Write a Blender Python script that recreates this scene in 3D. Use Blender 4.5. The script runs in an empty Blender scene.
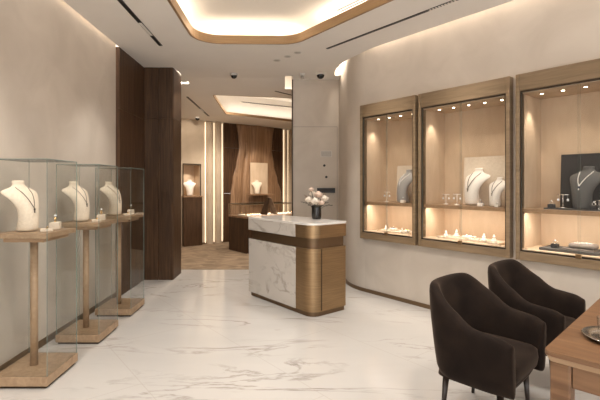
import bpy, bmesh, math, random
from mathutils import Vector, Matrix
from mathutils.geometry import tessellate_polygon
random.seed(7)
PI = math.pi
C = bpy.context.scene.collection
sc = bpy.context.scene

# ------------------------------------------------------------------ camera
F, CX, CY, H = 415.0, 285.0, 184.0, 1.4
cam_d = bpy.data.cameras.new('camera'); cam = bpy.data.objects.new('camera', cam_d); C.objects.link(cam)
cam.location = (0, 0, H); cam.rotation_euler = (PI/2, 0, 0)
cam_d.sensor_width = 36; cam_d.lens = F/600*36
cam_d.shift_x = (300-CX)/600; cam_d.shift_y = -(200-CY)/600
cam_d.clip_start = .05
sc.camera = cam
sc.view_settings.view_transform = 'Standard'; sc.view_settings.look = 'None'
sc.view_settings.gamma = 1; sc.view_settings.exposure = 0.6
sc.cycles.max_bounces = 12; sc.cycles.transparent_max_bounces = 32
sc.cycles.diffuse_bounces = 6; sc.cycles.glossy_bounces = 5
sc.cycles.sample_clamp_indirect = 4.0
sc.cycles.caustics_reflective = False; sc.cycles.caustics_refractive = False
w = bpy.data.worlds.new('world'); sc.world = w; w.use_nodes = True
w.node_tree.nodes['Background'].inputs[0].default_value = (1, .975, .95, 1)
w.node_tree.nodes['Background'].inputs[1].default_value = 2.0  # added fill: bright world shining in through the open front side

# ------------------------------------------------------------------ materials
def mat(name, col, rough=.5, metal=0, emis=None, es=0, **kw):
    m = bpy.data.materials.new(name); m.use_nodes = True
    b = m.node_tree.nodes['Principled BSDF']
    b.inputs['Base Color'].default_value = (*col, 1)
    b.inputs['Roughness'].default_value = rough; b.inputs['Metallic'].default_value = metal
    if emis: b.inputs['Emission Color'].default_value = (*emis, 1); b.inputs['Emission Strength'].default_value = es
    for k, v in kw.items(): b.inputs[k].default_value = v
    return m
def nodes(m): return m.node_tree.nodes, m.node_tree.links, m.node_tree.nodes['Principled BSDF']
def vary(m, c1, c2, scale=(1, 1, 1), nscale=4, detail=6, dist=0, bump=0, pos=(.3, .7), rough=None, bscale=None, coords='Object'):
    n, l, b = nodes(m)
    tc = n.new('ShaderNodeTexCoord'); mp = n.new('ShaderNodeMapping'); mp.inputs['Scale'].default_value = scale
    no = n.new('ShaderNodeTexNoise'); no.inputs['Scale'].default_value = nscale; no.inputs['Detail'].default_value = detail
    no.inputs['Distortion'].default_value = dist
    r = n.new('ShaderNodeValToRGB'); r.color_ramp.elements[0].position = pos[0]; r.color_ramp.elements[1].position = pos[1]
    r.color_ramp.elements[0].color = (*c1, 1); r.color_ramp.elements[1].color = (*c2, 1)
    l.new(tc.outputs[coords], mp.inputs[0]); l.new(mp.outputs[0], no.inputs[0]); l.new(no.outputs[0], r.inputs[0]); l.new(r.outputs[0], b.inputs['Base Color'])
    if bump:
        bp = n.new('ShaderNodeBump'); bp.inputs['Strength'].default_value = bump; bp.inputs['Distance'].default_value = .01
        l.new(no.outputs[0], bp.inputs['Height']); l.new(bp.outputs[0], b.inputs['Normal'])
    return m
M = {}
M['plaster'] = vary(mat('plaster', (.5, .43, .36), .75), (.50, .44, .375), (.60, .535, .465), (1, 1, 1), 2.2, 9, .6, .06)
M['plaster_warm'] = vary(mat('plaster_warm', (.5, .4, .3), .8), (.46, .37, .27), (.54, .44, .33), (1, 1, 1), 3, 6, .3, .03)
M['ceiling'] = vary(mat('ceiling_paint', (.7, .66, .61), .85), (.78, .745, .70), (.80, .765, .72), (1, 1, 1), 3, 2)
M['recess'] = mat('recess_paint', (.82, .78, .72), .85)
def wood(name, c1, c2, scale=(14, 14, .7), rough=.45, bump=.05):
    return vary(mat(name, c1, rough), c1, c2, scale, 2.2, 8, 1.2, bump, (.35, .68))
M['walnut'] = wood('walnut_veneer', (.040, .021, .011), (.095, .051, .027), rough=.42)
M['walnut_wall'] = wood('walnut_wall_panel', (.042, .021, .0105), (.098, .051, .026), rough=.42)
M['walnut_mid'] = wood('walnut_relief', (.19, .105, .055), (.36, .22, .125), rough=.45)
M['oak'] = wood('oak_display', (.29, .19, .112), (.39, .27, .165), (8, 8, 8), .5, .02)
M['oak_h'] = wood('oak_table', (.125, .060, .027), (.21, .110, .053), (12, 1.0, 12), .38, .03)
M['oak_edge'] = wood('oak_edge', (.30, .185, .10), (.37, .235, .135), (8, 1, 8), .4, .01)
M['niche'] = vary(mat('niche_board', (.6, .43, .27), .6), (.54, .41, .285), (.63, .49, .35), (3, 3, 1), 3, 6, .4, .02)
M['cab_frame'] = wood('bronze_oak_frame', (.185, .125, .070), (.255, .178, .105), (1.2, 1.2, 9), .42, .02)
M['frame_dark'] = mat('dark_bronze', (.06, .04, .025), .4, .6)
M['brass'] = vary(mat('brushed_brass', (.42, .28, .15), .36, .85), (.26, .17, .09), (.34, .225, .12), (1, 1, 30), 4, 5, 0, .03)
M['brass_band'] = vary(mat('brass_band', (.45, .30, .17), .42, .55), (.33, .21, .112), (.40, .265, .145), (1, 1, 30), 4, 5)
M['recess_bronze'] = mat('recess_bronze', (.16, .10, .055), .4, .7)
M['skirting'] = mat('bronze_skirting', (.17, .11, .06), .4, .5)
M['black'] = mat('black_plastic', (.012, .012, .012), .4)
M['white_plastic'] = mat('white_plastic', (.6, .57, .53), .4)
M['dome'] = mat('dome_plastic', (.012, .011, .010), .22)
M['grille'] = mat('louver_metal', (.45, .42, .38), .35, .6)
M['linen'] = vary(mat('cream_linen', (.7, .6, .48), .9), (.66, .56, .44), (.74, .64, .52), (1, 1, 1), 60, 3, 0, .05)
M['white_leather'] = mat('white_leather', (.84, .78, .70), .6)
M['grey_leather'] = mat('grey_leather', (.36, .34, .32), .6)
M['charcoal'] = mat('charcoal_fabric', (.045, .043, .043), .8)
M['slate'] = mat('slate_fabric', (.10, .098, .095), .75)
M['taupe'] = mat('taupe_suede', (.24, .205, .175), .85)
M['silver'] = mat('silver', (.75, .73, .70), .18, 1)
M['oxid'] = mat('dark_silver_chain', (.20, .17, .14), .3, .9)
M['gold'] = mat('gold', (.8, .55, .25), .22, 1)
M['gem'] = mat('gemstone', (.85, .87, .9), .08, 0, IOR=2.0)
M['sapphire'] = mat('sapphire', (.02, .03, .10), .08)
M['pearl'] = mat('pearl', (.85, .82, .78), .2)
M['velvet'] = vary(mat('brown_velvet', (.03, .02, .016), .85), (.010, .0062, .0048), (.022, .014, .010), (1, 1, 1), 6, 5, .5, .02)
b = M['velvet'].node_tree.nodes['Principled BSDF']
b.inputs['Sheen Weight'].default_value = .22; b.inputs['Sheen Roughness'].default_value = .35; b.inputs['Sheen Tint'].default_value = (.55, .40, .30, 1)
for k_, sp_ in (('velvet', .12), ('walnut', .28), ('walnut_wall', .28), ('charcoal', .2), ('slate', .25)): M[k_].node_tree.nodes['Principled BSDF'].inputs['Specular IOR Level'].default_value = sp_
M['leg'] = mat('dark_stained_leg', (.022, .013, .009), .35)
M['petal'] = mat('ivory_petal', (.88, .80, .70), .7)
M['petal_pink'] = mat('blush_petal', (.82, .66, .55), .7)
M['leaf'] = mat('dark_leaf', (.045, .045, .030), .6)
M['dry'] = mat('dried_stem', (.22, .14, .07), .8)
M['vase'] = mat('smoked_vase', (.015, .014, .013), .1)
M['led'] = mat('led_strip', (1, .9, .75), .5, 0, (1, .80, .54), .85)
M['lamp'] = mat('lamp_face', (1, .9, .75), .5, 0, (1, .85, .66), 14)
M['louver_glow'] = mat('louver_glow', (.5, .45, .4), .5, 0, (1, .88, .7), .12)
def carpet():
    m = vary(mat('carpet_pile', (.3, .22, .15), .95), (.18, .128, .082), (.30, .222, .15), (1, 1.6, 1), 4.5, 10, .8, 0, (.36, .64))
    return m
M['carpet'] = carpet()
def marble(name, base, vein, scale=1.0, rough=.12, tiles=False, rot=-52.4, vstr=.85, wide=.022, lo=.45, hi=.68):
    m = mat(name, base, rough); n, l, b = nodes(m)
    tc = n.new('ShaderNodeTexCoord'); mp = n.new('ShaderNodeMapping')
    mp.inputs['Rotation'].default_value = (0, 0, math.radians(-rot)); l.new(tc.outputs['Object'], mp.inputs[0])
    mv = n.new('ShaderNodeMapping'); mv.inputs['Rotation'].default_value = (.3, .5, .75) ; mv.inputs['Scale'].default_value = (.55*scale, 1.9*scale, 1.0*scale); l.new(tc.outputs['Object'], mv.inputs[0])
    no = n.new('ShaderNodeTexNoise'); no.inputs['Scale'].default_value = 1.1; no.inputs['Detail'].default_value = 9; no.inputs['Distortion'].default_value = 1.1; no.inputs['Roughness'].default_value = .58
    l.new(mv.outputs[0], no.inputs[0])
    # ridged veins where the noise crosses one half
    s = n.new('ShaderNodeMath'); s.operation = 'SUBTRACT'; s.inputs[1].default_value = .5; l.new(no.outputs[0], s.inputs[0])
    a = n.new('ShaderNodeMath'); a.operation = 'ABSOLUTE'; l.new(s.outputs[0], a.inputs[0])
    r = n.new('ShaderNodeValToRGB'); r.color_ramp.elements[0].position = .0; r.color_ramp.elements[1].position = wide
    r.color_ramp.elements[0].color = (vstr,)*3+(1,); r.color_ramp.elements[1].color = (0, 0, 0, 1); l.new(a.outputs[0], r.inputs[0])
    n2 = n.new('ShaderNodeTexNoise'); n2.inputs['Scale'].default_value = 1.7; n2.inputs['Detail'].default_value = 4; l.new(mv.outputs[0], n2.inputs[0])
    r2 = n.new('ShaderNodeValToRGB'); r2.color_ramp.elements[0].position = lo; r2.color_ramp.elements[1].position = hi; l.new(n2.outputs[0], r2.inputs[0])
    mu = n.new('ShaderNodeMath'); mu.operation = 'MULTIPLY'; l.new(r.outputs[0], mu.inputs[0]); l.new(r2.outputs[0], mu.inputs[1])
    r3 = n.new('ShaderNodeValToRGB'); r3.color_ramp.elements[0].position = .3; r3.color_ramp.elements[1].position = .75
    r3.color_ramp.elements[0].color = (*[c*.93 for c in base], 1); r3.color_ramp.elements[1].color = (*base, 1); l.new(n2.outputs[0], r3.inputs[0])
    mx = n.new('ShaderNodeMixRGB'); l.new(mu.outputs[0], mx.inputs[0]); l.new(r3.outputs[0], mx.inputs[1]); mx.inputs[2].default_value = (*vein, 1)
    out = mx
    if tiles:
        br = n.new('ShaderNodeTexBrick'); br.offset = .5; br.inputs['Color1'].default_value = (0, 0, 0, 1); br.inputs['Color2'].default_value = (0, 0, 0, 1); br.inputs['Mortar'].default_value = (1, 1, 1, 1)
        br.inputs['Scale'].default_value = 1; br.inputs['Mortar Size'].default_value = .0035; br.inputs['Mortar Smooth'].default_value = 0
        br.inputs['Brick Width'].default_value = 1.8; br.inputs['Row Height'].default_value = .9
        mp.inputs['Location'].default_value = (.22, -.08, 0)
        l.new(mp.outputs[0], br.inputs[0])
        m2 = n.new('ShaderNodeMixRGB'); l.new(mx.outputs[0], m2.inputs[1]); m2.inputs[2].default_value = (.40, .36, .32, 1)
        mm = n.new('ShaderNodeMath'); mm.operation = 'MULTIPLY'; mm.inputs[1].default_value = .4; l.new(br.outputs['Color'], mm.inputs[0]); l.new(mm.outputs[0], m2.inputs[0]); out = m2
    l.new(out.outputs[0], b.inputs['Base Color'])
    return m
M['marble_floor'] = marble('marble_floor', (.53, .508, .482), (.25, .22, .19), 1.0, .16, True)
M['marble'] = marble('marble_panel', (.53, .49, .445), (.27, .235, .20), 3.0, .22, vstr=.8, wide=.055, lo=.36, hi=.60)
M['marble_top'] = marble('marble_top', (.72, .69, .65), (.55, .5, .45), 2, .12)
def glass(name, tint, refl=1.0):
    m = bpy.data.materials.new(name); m.use_nodes = True; n = m.node_tree.nodes; l = m.node_tree.links; n.clear()
    o = n.new('ShaderNodeOutputMaterial'); mx = n.new('ShaderNodeMixShader'); t = n.new('ShaderNodeBsdfTransparent'); g = n.new('ShaderNodeBsdfGlossy')
    t.inputs[0].default_value = (*tint, 1); g.inputs['Roughness'].default_value = 0.02; g.inputs[0].default_value = (refl, refl, refl, 1)
    f = n.new('ShaderNodeLayerWeight'); f.inputs[0].default_value = .5
    p = n.new('ShaderNodeMath'); p.operation = 'POWER'; p.inputs[1].default_value = 4.0; l.new(f.outputs['Facing'], p.inputs[0])
    q = n.new('ShaderNodeMath'); q.operation = 'MULTIPLY_ADD'; q.inputs[1].default_value = .75; q.inputs[2].default_value = .022; l.new(p.outputs[0], q.inputs[0])
    l.new(q.outputs[0], mx.inputs[0]); l.new(t.outputs[0], mx.inputs[1]); l.new(g.outputs[0], mx.inputs[2]); l.new(mx.outputs[0], o.inputs[0])
    return m
M['glass'] = glass('clear_glass', (.992, .997, .994), .5)
M['glass_edge'] = mat('glass_edge', (.20, .27, .245), .15, 0, **{'Alpha': .75})
M['glass_cab'] = glass('cabinet_glass', (.98, .98, .975), .35)

# ------------------------------------------------------------------ mesh helpers
class MB:
    def __init__(s): s.bm = bmesh.new(); s.mats = []
    def mi(s, key):
        if key is None: return 0
        if key not in s.mats: s.mats.append(key)
        return s.mats.index(key)
    def add(s, vs, fs, m=None, smooth=False):
        v = [s.bm.verts.new(p) for p in vs]; out = []
        for f in fs:
            try: fc = s.bm.faces.new([v[i] for i in f])
            except ValueError: continue
            fc.smooth = smooth; fc.material_index = m or 0; out.append(fc)
        return v, out
    def box(s, x0, x1, y0, y1, z0, z1, bev=0, seg=2, m=0):
        vs = [(x, y, z) for x in (x0, x1) for y in (y0, y1) for z in (z0, z1)]
        v, f = s.add(vs, [(0, 1, 3, 2), (4, 6, 7, 5), (0, 4, 5, 1), (2, 3, 7, 6), (0, 2, 6, 4), (1, 5, 7, 3)], m)
        if bev:
            es = list({e for x in f for e in x.edges})
            bmesh.ops.bevel(s.bm, geom=es, offset=bev, segments=seg, profile=.5, affect='EDGES')
        return s
    def prism(s, poly, z0, z1, bev=0, seg=2, smooth=False):
        n = len(poly)
        vs = [(x, y, z0) for x, y in poly]+[(x, y, z1) for x, y in poly]
        v, f = s.add(vs, [tuple(range(n-1, -1, -1)), tuple(range(n, 2*n))]+[(i, (i+1) % n, (i+1) % n+n, i+n) for i in range(n)])
        if bev:
            es = [e for x in f[:2] for e in x.edges]
            bmesh.ops.bevel(s.bm, geom=es, offset=bev, segments=seg, profile=.5, affect='EDGES')
        return s
    def loft(s, rings, cap=True, closed=True, smooth=True):
        n = len(rings[0]); vs = [p for r in rings for p in r]; fs = []
        for k in range(len(rings)-1):
            for i in range(n if closed else n-1):
                j = (i+1) % n; fs.append((k*n+i, k*n+j, (k+1)*n+j, (k+1)*n+i))
        v, f = s.add(vs, fs, smooth=smooth)
        if cap and closed:
            for idx in (list(range(n-1, -1, -1)), list(range((len(rings)-1)*n, len(rings)*n))):
                try: s.bm.faces.new([v[i] for i in idx])
                except ValueError: pass
        return s
    def lathe(s, prof, c=(0, 0, 0), n=24, smooth=True):
        return s.loft([[(c[0]+r*math.cos(2*PI*i/n), c[1]+r*math.sin(2*PI*i/n), c[2]+z) for i in range(n)] for r, z in prof], True, True, smooth)
    def tube(s, pts, r, n=6, closed=False):
        pts = [Vector(p) for p in pts]; rings = []
        N = len(pts); rr = r if isinstance(r, (list, tuple)) else [r]*N
        up = Vector((0, 0, 1))
        for i, p in enumerate(pts):
            a = pts[(i-1) % N] if (closed or i > 0) else p; b_ = pts[(i+1) % N] if (closed or i < N-1) else p
            t = (b_-a).normalized(); x = t.cross(up)
            if x.length < .05: x = t.cross(Vector((1, 0, 0)))
            x.normalize(); y = x.cross(t)
            rings.append([tuple(p+(x*math.cos(2*PI*k/n)+y*math.sin(2*PI*k/n))*rr[i]) for k in range(n)])
        if closed: rings.append(rings[0])
        return s.loft(rings, not closed)
    def sphere(s, c, r, n=12, sz=1, sx=1, sy=1):
        m_ = n//2; rings = []
        for k in range(m_+1):
            a = PI*k/m_; rr = max(math.sin(a), .001)
            rings.append([(c[0]+r*sx*rr*math.cos(2*PI*i/n), c[1]+r*sy*rr*math.sin(2*PI*i/n), c[2]+r*sz*math.cos(a)) for i in range(n)])
        return s.loft(rings)
    def build(s, name, m, parent=None, loc=None, rz=0, subsurf=0, **props):
        bmesh.ops.remove_doubles(s.bm, verts=s.bm.verts[:], dist=1e-6)
        bmesh.ops.recalc_face_normals(s.bm, faces=s.bm.faces[:])
        me = bpy.data.meshes.new(name); s.bm.to_mesh(me); s.bm.free()
        for k in (m if isinstance(m, (list, tuple)) else [m]): me.materials.append(M[k])
        o = bpy.data.objects.new(name, me); C.objects.link(o)
        if parent: o.parent = parent
        if loc is not None: o.location = loc
        if rz: o.rotation_euler.z = rz
        if subsurf:
            md = o.modifiers.new('subsurf', 'SUBSURF'); md.levels = subsurf; md.render_levels = subsurf
        for k, v in props.items(): o[k] = v
        return o
def thing(name, label, cat, loc=(0, 0, 0), rz=0, group=None):
    o = bpy.data.objects.new(name, None); C.objects.link(o); o.location = loc; o.rotation_euler = (0, 0, rz)
    o.empty_display_size = .05
    return tag(o, label, cat, group)
def tag(o, label, cat, group=None):
    o['label'] = label; o['category'] = cat
    if group: o['group'] = group
    return o
def copy_tree(o, parent=None):
    c = o.copy(); C.objects.link(c)
    if parent: c.parent = parent
    for ch in [x for x in bpy.data.objects if x.parent == o]: copy_tree(ch, c)
    return c
def dup(src, label, loc, rz=None, group=None, scale=None):
    c = copy_tree(src); c.location = loc
    if rz is not None: c.rotation_euler.z = rz
    c['label'] = label
    if group: c['group'] = group
    if scale: c.scale = (scale,)*3
    return c
def struct(mb, name, m, **k): return mb.build(name, m, kind='structure', **k)

# directions
U = Vector((-.61, .792)).normalized(); Nn = Vector((-.792, -.61)).normalized()   # along the right wall (away), out of the wall
OW = Vector((1.376, 4.966)); RZ = math.atan2(-U.y, -U.x)
def wp(s, d=0, z=0):            # a point s metres along the right wall (towards the camera) and d out of it
    p = OW-U*s+Nn*d; return (p.x, p.y, z)
def hit(px, d, z=0):            # where pixel column px meets the vertical plane d out of the right wall
    k = (px-CX)/F; o = OW+Nn*d; t = (k*o.y-o.x)/(U.x-k*U.y); p = o+U*t; return (p.x, p.y, z)
def gp(px, py, z=0):
    Y = (z-H)*F/(CY-py); return Vector(((px-CX)/F*Y, Y))

# ------------------------------------------------------------------ ceiling height
CZ = 3.1
def zc(y):
    if y < 6.65: return CZ
    return max(CZ-.098*(y-6.65), 2.87)

# ------------------------------------------------------------------ room shell
mb = MB(); mb.add([(-3.6, -1.6, 0), (7.5, -1.6, 0), (7.5, 6.79, 0), (-3.6, 6.79, 0), (-3.6, -1.6, -.1), (7.5, -1.6, -.1), (7.5, 6.79, -.1), (-3.6, 6.79, -.1)],
                  [(0, 1, 2, 3), (4, 7, 6, 5), (0, 4, 5, 1), (1, 5, 6, 2), (2, 6, 7, 3), (3, 7, 4, 0)])
struct(mb, 'floor', 'marble_floor')
mb = MB().box(-3.6, 2.2, 6.79, 12.6, -.1, .004)
struct(mb, 'floor_carpet', 'carpet')
# left plaster wall, then the walnut panelled stretch and the walnut column
struct(MB().box(-2.25, -2.10, -1.6, 5.15, 0, 3.38), 'wall_left', 'plaster')
struct(MB().box(-2.10, -2.088, -1.6, 5.148, 0, .06, .002), 'baseboard_left', 'skirting')
mb = MB()
mb.box(-2.30, -2.075, 5.152, 6.06, 0, 3.1)
for y0, y1 in ((5.152, 5.60), (5.604, 6.05)):
    for z0, z1 in ((0.0, 2.335), (2.341, 3.099)):
        mb.box(-2.076, -2.052, y0, y1, z0, z1, .002, 1)
struct(mb, 'wall_walnut', 'walnut_wall')
mb = MB()
mb.box(-2.30, -1.66, 6.07, 6.50, 0, 3.36)
for x0, x1 in ((-2.05, -1.845), (-1.841, -1.641)):
    for z0, z1 in ((.0, 2.352), (2.358, 3.2)): mb.box(x0, x1, 6.052, 6.07, z0, z1, .002, 1)
for z0, z1 in ((.0, 2.352), (2.358, 3.3)): mb.box(-1.66, -1.632, 6.070, 6.528, z0, z1, .002, 1)
struct(mb, 'wall_column', 'walnut')
# back room: plaster side, back wall at right angles to the right wall
B0 = Vector((-2.288, 9.311)); BD = Vector((.79, .61)).normalized(); BN = Vector((.61, -.79)).normalized(); RB = math.atan2(BD.y, BD.x)
def bp(s, d=0, z=0): p = B0+BD*s+BN*d; return (p.x, p.y, z)
mb = MB(); p = bp(-.8, .0); mb.prism([(-2.28, 6.5), (p[0]+.0, p[1]), (p[0]-.15, p[1]), (-2.45, 6.5)], 0, 3.38); struct(mb, 'wall_back_left', 'plaster_warm')
# plaster stretch with the niche opening (s 0.02..0.40, z 0..1.83 for cabinet and niche)
mb = MB(); mb.box(-.85, .0, 0, .12, 0, 3.0); mb.box(.0, .42, 0, .12, 1.84, 3.0); mb.box(.42, 1.03, .0, .12, 0, 3.0)
struct(mb, 'wall_back', 'plaster_warm', loc=(B0.x, B0.y, 0), rz=RB)
# dark walnut wall behind the relief
mb = MB(); 
for k in range(6):
    x0 = 1.035+k*.295
    for z0, z1 in ((0, 1.17), (1.175, 2.27), (2.275, 3.0)): mb.box(x0, x0+.291, 0, .1, z0, z1, .002, 1)
struct(mb, 'wall_back_walnut', 'walnut_wall', loc=(B0.x, B0.y, 0), rz=RB)
mb = MB().box(2.81, 4.2, .0, .12, 0, 3.0); struct(mb, 'wall_back_right', 'plaster_warm', loc=(B0.x, B0.y, 0), rz=RB)
struct(MB().box(.96, 1.1, 6.98, 12.6, 0, 3.38), 'wall_inner_right', 'plaster_warm')
# fins with light between
led_lines = [.545, .77, .985, 2.84, 2.97]
for k, (a, b_) in enumerate([(.575, .745), (.80, .965), (2.865, 2.95), (2.99, 3.12)]):
    n = 10; cx = (a+b_)/2; hw = (b_-a)/2
    poly = [(cx-hw, -.002)]+[(cx-hw*math.cos(PI*i/n), -.015-.05*math.sin(PI*i/n)) for i in range(n+1)]+[(cx+hw, -.002)]
    struct(MB().prism(poly, 0.0, 2.86), 'trim_fin_%d' % (k+1), 'plaster_warm', loc=(B0.x, B0.y, 0), rz=RB)
for k, s_ in enumerate(led_lines):
    struct(MB().box(s_-.008, s_+.008, -.02, -.002, .03, 2.84, .002, 1), 'trim_light_%d' % (k+1), 'led', loc=(B0.x, B0.y, 0), rz=RB)
struct(MB().box(.43, 1.03, -.012, 0, 0.004, .05), 'baseboard_back', 'skirting', loc=(B0.x, B0.y, 0), rz=RB)
# free-standing plaster pier behind the counter
mb = MB().box(.132, 1.0, 6.74, 6.98, 0, 3.38); struct(mb, 'wall_pier', 'plaster')
struct(MB().box(.112, .1315, 6.72, 6.98, 0, 3.2, .002, 1), 'trim_pier_edge', 'frame_dark')
# right wall: straight stretch with openings for the three cabinets, then a convex end
CABS = [(-.566, .265), (.305, 1.297), (1.351, 2.343)]
CB, CT = .702, 2.412
mb = MB(); TH = .10
s_far, s_near = -.549, 8.2
xs = [s_far]
def slab(x0, x1, z0, z1): mb.box(x0, x1, 0, TH, z0, z1)
i0, i1 = .02, .02
mb.box(s_far, s_near, 0, TH, 0, CB+.02); mb.box(s_far, s_near, 0, TH, CT-.02, 3.38)
edges = [s_far]
for a, b_ in CABS: edges += [max(a+.02, s_far), b_-.02]
edges += [s_near]
for k in range(0, len(edges), 2):
    if edges[k+1]-edges[k] > 1e-4: mb.box(edges[k], edges[k+1], 0, TH, CB+.02, CT-.02)
S0 = Vector(wp(s_far)[:2]); r = .8; cen = S0+Vector((.792, .61)).normalized()*r
a0 = math.atan2(-.61, -.792); a1 = -PI
arc = [cen+Vector((math.cos(a0+(a1-a0)*i/32), math.sin(a0+(a1-a0)*i/32)))*r for i in range(33)]
struct(mb, 'wall_right', 'plaster', loc=(OW.x, OW.y, 0), rz=RZ)
E0 = arc[-1]
poly = arc+[Vector((E0.x, 6.745)), Vector((E0.x+.3, 6.745)), arc[0]+Vector((.792, .61))*.1]
mb = MB().prism([tuple(p) for p in poly], 0, 3.38)
ow = struct(mb, 'wall_right_end', 'plaster')
# bronze skirting following the wall
def offset(pts, d):
    out = []
    for i, p in enumerate(pts):
        a = pts[max(i-1, 0)]; b_ = pts[min(i+1, len(pts)-1)]; t = (b_-a).normalized(); out.append(p+Vector((-t.y, t.x))*d)
    return out
line = [Vector(wp(8.1)[:2]), Vector(wp(4)[:2])]+arc+[Vector((E0.x, 6.735))]
sk = offset(line, .012)
# wall is on the right-hand side walking away, the room on the left
struct(MB().prism([tuple(p) for p in offset(line, .001)]+[tuple(p) for p in reversed(sk)], 0, .045), 'baseboard_right', 'skirting')
struct(MB().box(-3.6, 7.5, -1.75, -1.6, 2.95, 3.38), 'wall_front', 'plaster')  # only a header; the side below is left open for the added world light
# panel joint in the plaster of the right wall is part of the end piece

# ------------------------------------------------------------------ ceiling with its openings
def rounded(pts, rad, n=6):
    out = []
    for i, p in enumerate(pts):
        p = Vector(p); a = Vector(pts[i-1]); b_ = Vector(pts[(i+1) % len(pts)])
        u = (a-p).normalized(); v = (b_-p).normalized(); ang = u.angle(v); d = rad/math.tan(ang/2)
        c = p+(u+v).normalized()*(rad/math.sin(ang/2)); s_ = p+u*d; e_ = p+v*d
        a_s = math.atan2(*(s_-c).yx); a_e = math.atan2(*(e_-c).yx); da = (a_e-a_s+PI) % (2*PI)-PI
        out += [c+Vector((math.cos(a_s+da*k/n), math.sin(a_s+da*k/n)))*rad for k in range(n+1)]
    return out
edge_pts = [(.78, 6.50), (.757, 6.30), (.757, 6.10), (.783, 5.90), (.835, 5.72), (.90, 5.57), (.99, 5.40)]
e_in = [Vector(p) for p in edge_pts]; e0 = Vector(wp(-.35, .095)[:2]); e1 = Vector(wp(8.1, .095)[:2])
coffer = rounded([(-1.085, 1.3), (-1.09, 5.03), (.125, 5.06), (2.83, 1.3)], .33, 8)
# tighter far right bend follows the photo
outer = [Vector((-2.058, -1.6)), Vector((-2.058, 5.15)), Vector((-2.28, 5.15)), Vector((-2.28, 6.2)), Vector((-3.4, 6.2)), Vector((-3.4, 12.4)), Vector((1.0, 12.4)), Vector((1.0, 6.50)), *e_in, e0, e1, Vector((e1.x, -1.6))]
bc = rounded([(-1.32, 7.50), (.2, 7.70), (.85, 8.1), (.85, 10.3), (-1.27, 8.83)], .07, 4)
hole_l = [Vector(p) for p in ((-2.2, 6.12), (-1.615, 6.12), (-1.615, 6.93), (-2.2, 6.93))]
# the column passes up through the left opening, so it starts behind the column face
hole_l = [Vector(p) for p in ((-2.2, 6.515), (-1.628, 6.515), (-1.628, 6.10), (-1.608, 6.30), (-1.597, 6.93), (-2.2, 6.93))]
hole_r = [Vector(p) for p in ((.0, 6.52), (.12, 6.52), (.12, 7.2), (.0, 7.2))]
polys = [outer, coffer, bc, hole_l, hole_r]
mb = MB(); allv = [v.to_3d() for p in polys for v in p]
tris = tessellate_polygon([[v.to_3d() for v in p] for p in polys])
bm = mb.bm; vv = [bm.verts.new(v) for v in allv]
for t in tris:
    try: bm.faces.new([vv[i] for i in t])
    except ValueError: pass
for yk in (6.65, 9.0):
    bmesh.ops.bisect_plane(bm, geom=bm.verts[:]+bm.edges[:]+bm.faces[:], plane_co=(0, yk, 0), plane_no=(0, 1, 0))
bmesh.ops.remove_doubles(bm, verts=bm.verts[:], dist=1e-5)
ext = bmesh.ops.extrude_face_region(bm, geom=bm.faces[:])
tops = set(v for v in ext['geom'] if isinstance(v, bmesh.types.BMVert))
for v in bm.verts: v.co.z = zc(v.co.y)+(.03 if v in tops else 0)
struct(mb, 'ceiling', 'ceiling')
struct(MB().box(-3.6, 7.5, -1.75, 12.6, 3.38, 3.45), 'ceiling_upper', 'recess')
# wood bands standing on the rims of the two coffers, white recess walls set back above them
def band(pts, z0f, h, th, name, m):
    n = len(pts); out = []
    for i, p in enumerate(pts):
        a = pts[i-1]; b_ = pts[(i+1) % n]; t = (b_-a).normalized(); out.append(p+Vector((t.y, -t.x))*th)
    return [p for p in pts], out
def ring(pts, d):
    n = len(pts); area = sum(pts[i-1].x*pts[i].y-pts[i].x*pts[i-1].y for i in range(n)); sg = 1 if area > 0 else -1; out = []
    for i, p in enumerate(pts):
        a = pts[i-1]; b_ = pts[(i+1) % n]; t = (b_-a).normalized(); out.append(p+Vector((t.y, -t.x))*d*sg)
    return out
def wallring(a, b_, z0, z1, name, m):
    mb = MB(); n = len(a); vs = []
    for p in a: vs += [(p.x, p.y, zc(p.y)+z0 if z0 < 1 else z0), (p.x, p.y, zc(p.y)+z1 if z1 < 1 else z1)]
    for p in b_: vs += [(p.x, p.y, zc(p.y)+z0 if z0 < 1 else z0), (p.x, p.y, zc(p.y)+z1 if z1 < 1 else z1)]
    fs = []
    for i in range(n):
        j = (i+1) % n; A, B_, C_, D_ = 2*i, 2*j, 2*n+2*i, 2*n+2*j
        fs += [(A, B_, B_+1, A+1), (C_, C_+1, D_+1, D_), (A, C_, D_, B_), (A+1, B_+1, D_+1, C_+1)]
    mb.add(vs, fs); return struct(mb, name, m)
wallring(coffer, ring(coffer, -.025), -.002, .10, 'trim_coffer_band', 'brass_band')
big = rounded([(-1.45, .95), (-1.45, 5.42), (.31, 5.45), (3.4, .95)], .45, 8)
wallring(big, ring(big, .03), .03, 3.379, 'ceiling_recess', 'recess')
wallring(bc, ring(bc, -.02), -.002, .05, 'trim_back_coffer_band', 'brass_band')
bcb = rounded([(-1.50, 7.28), (.2, 7.46), (.93, 7.9), (.93, 10.6), (-1.46, 8.97)], .1, 4)
wallring(bcb, ring(bcb, .02), .03, 3.379, 'ceiling_recess_back', 'recess')

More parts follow.
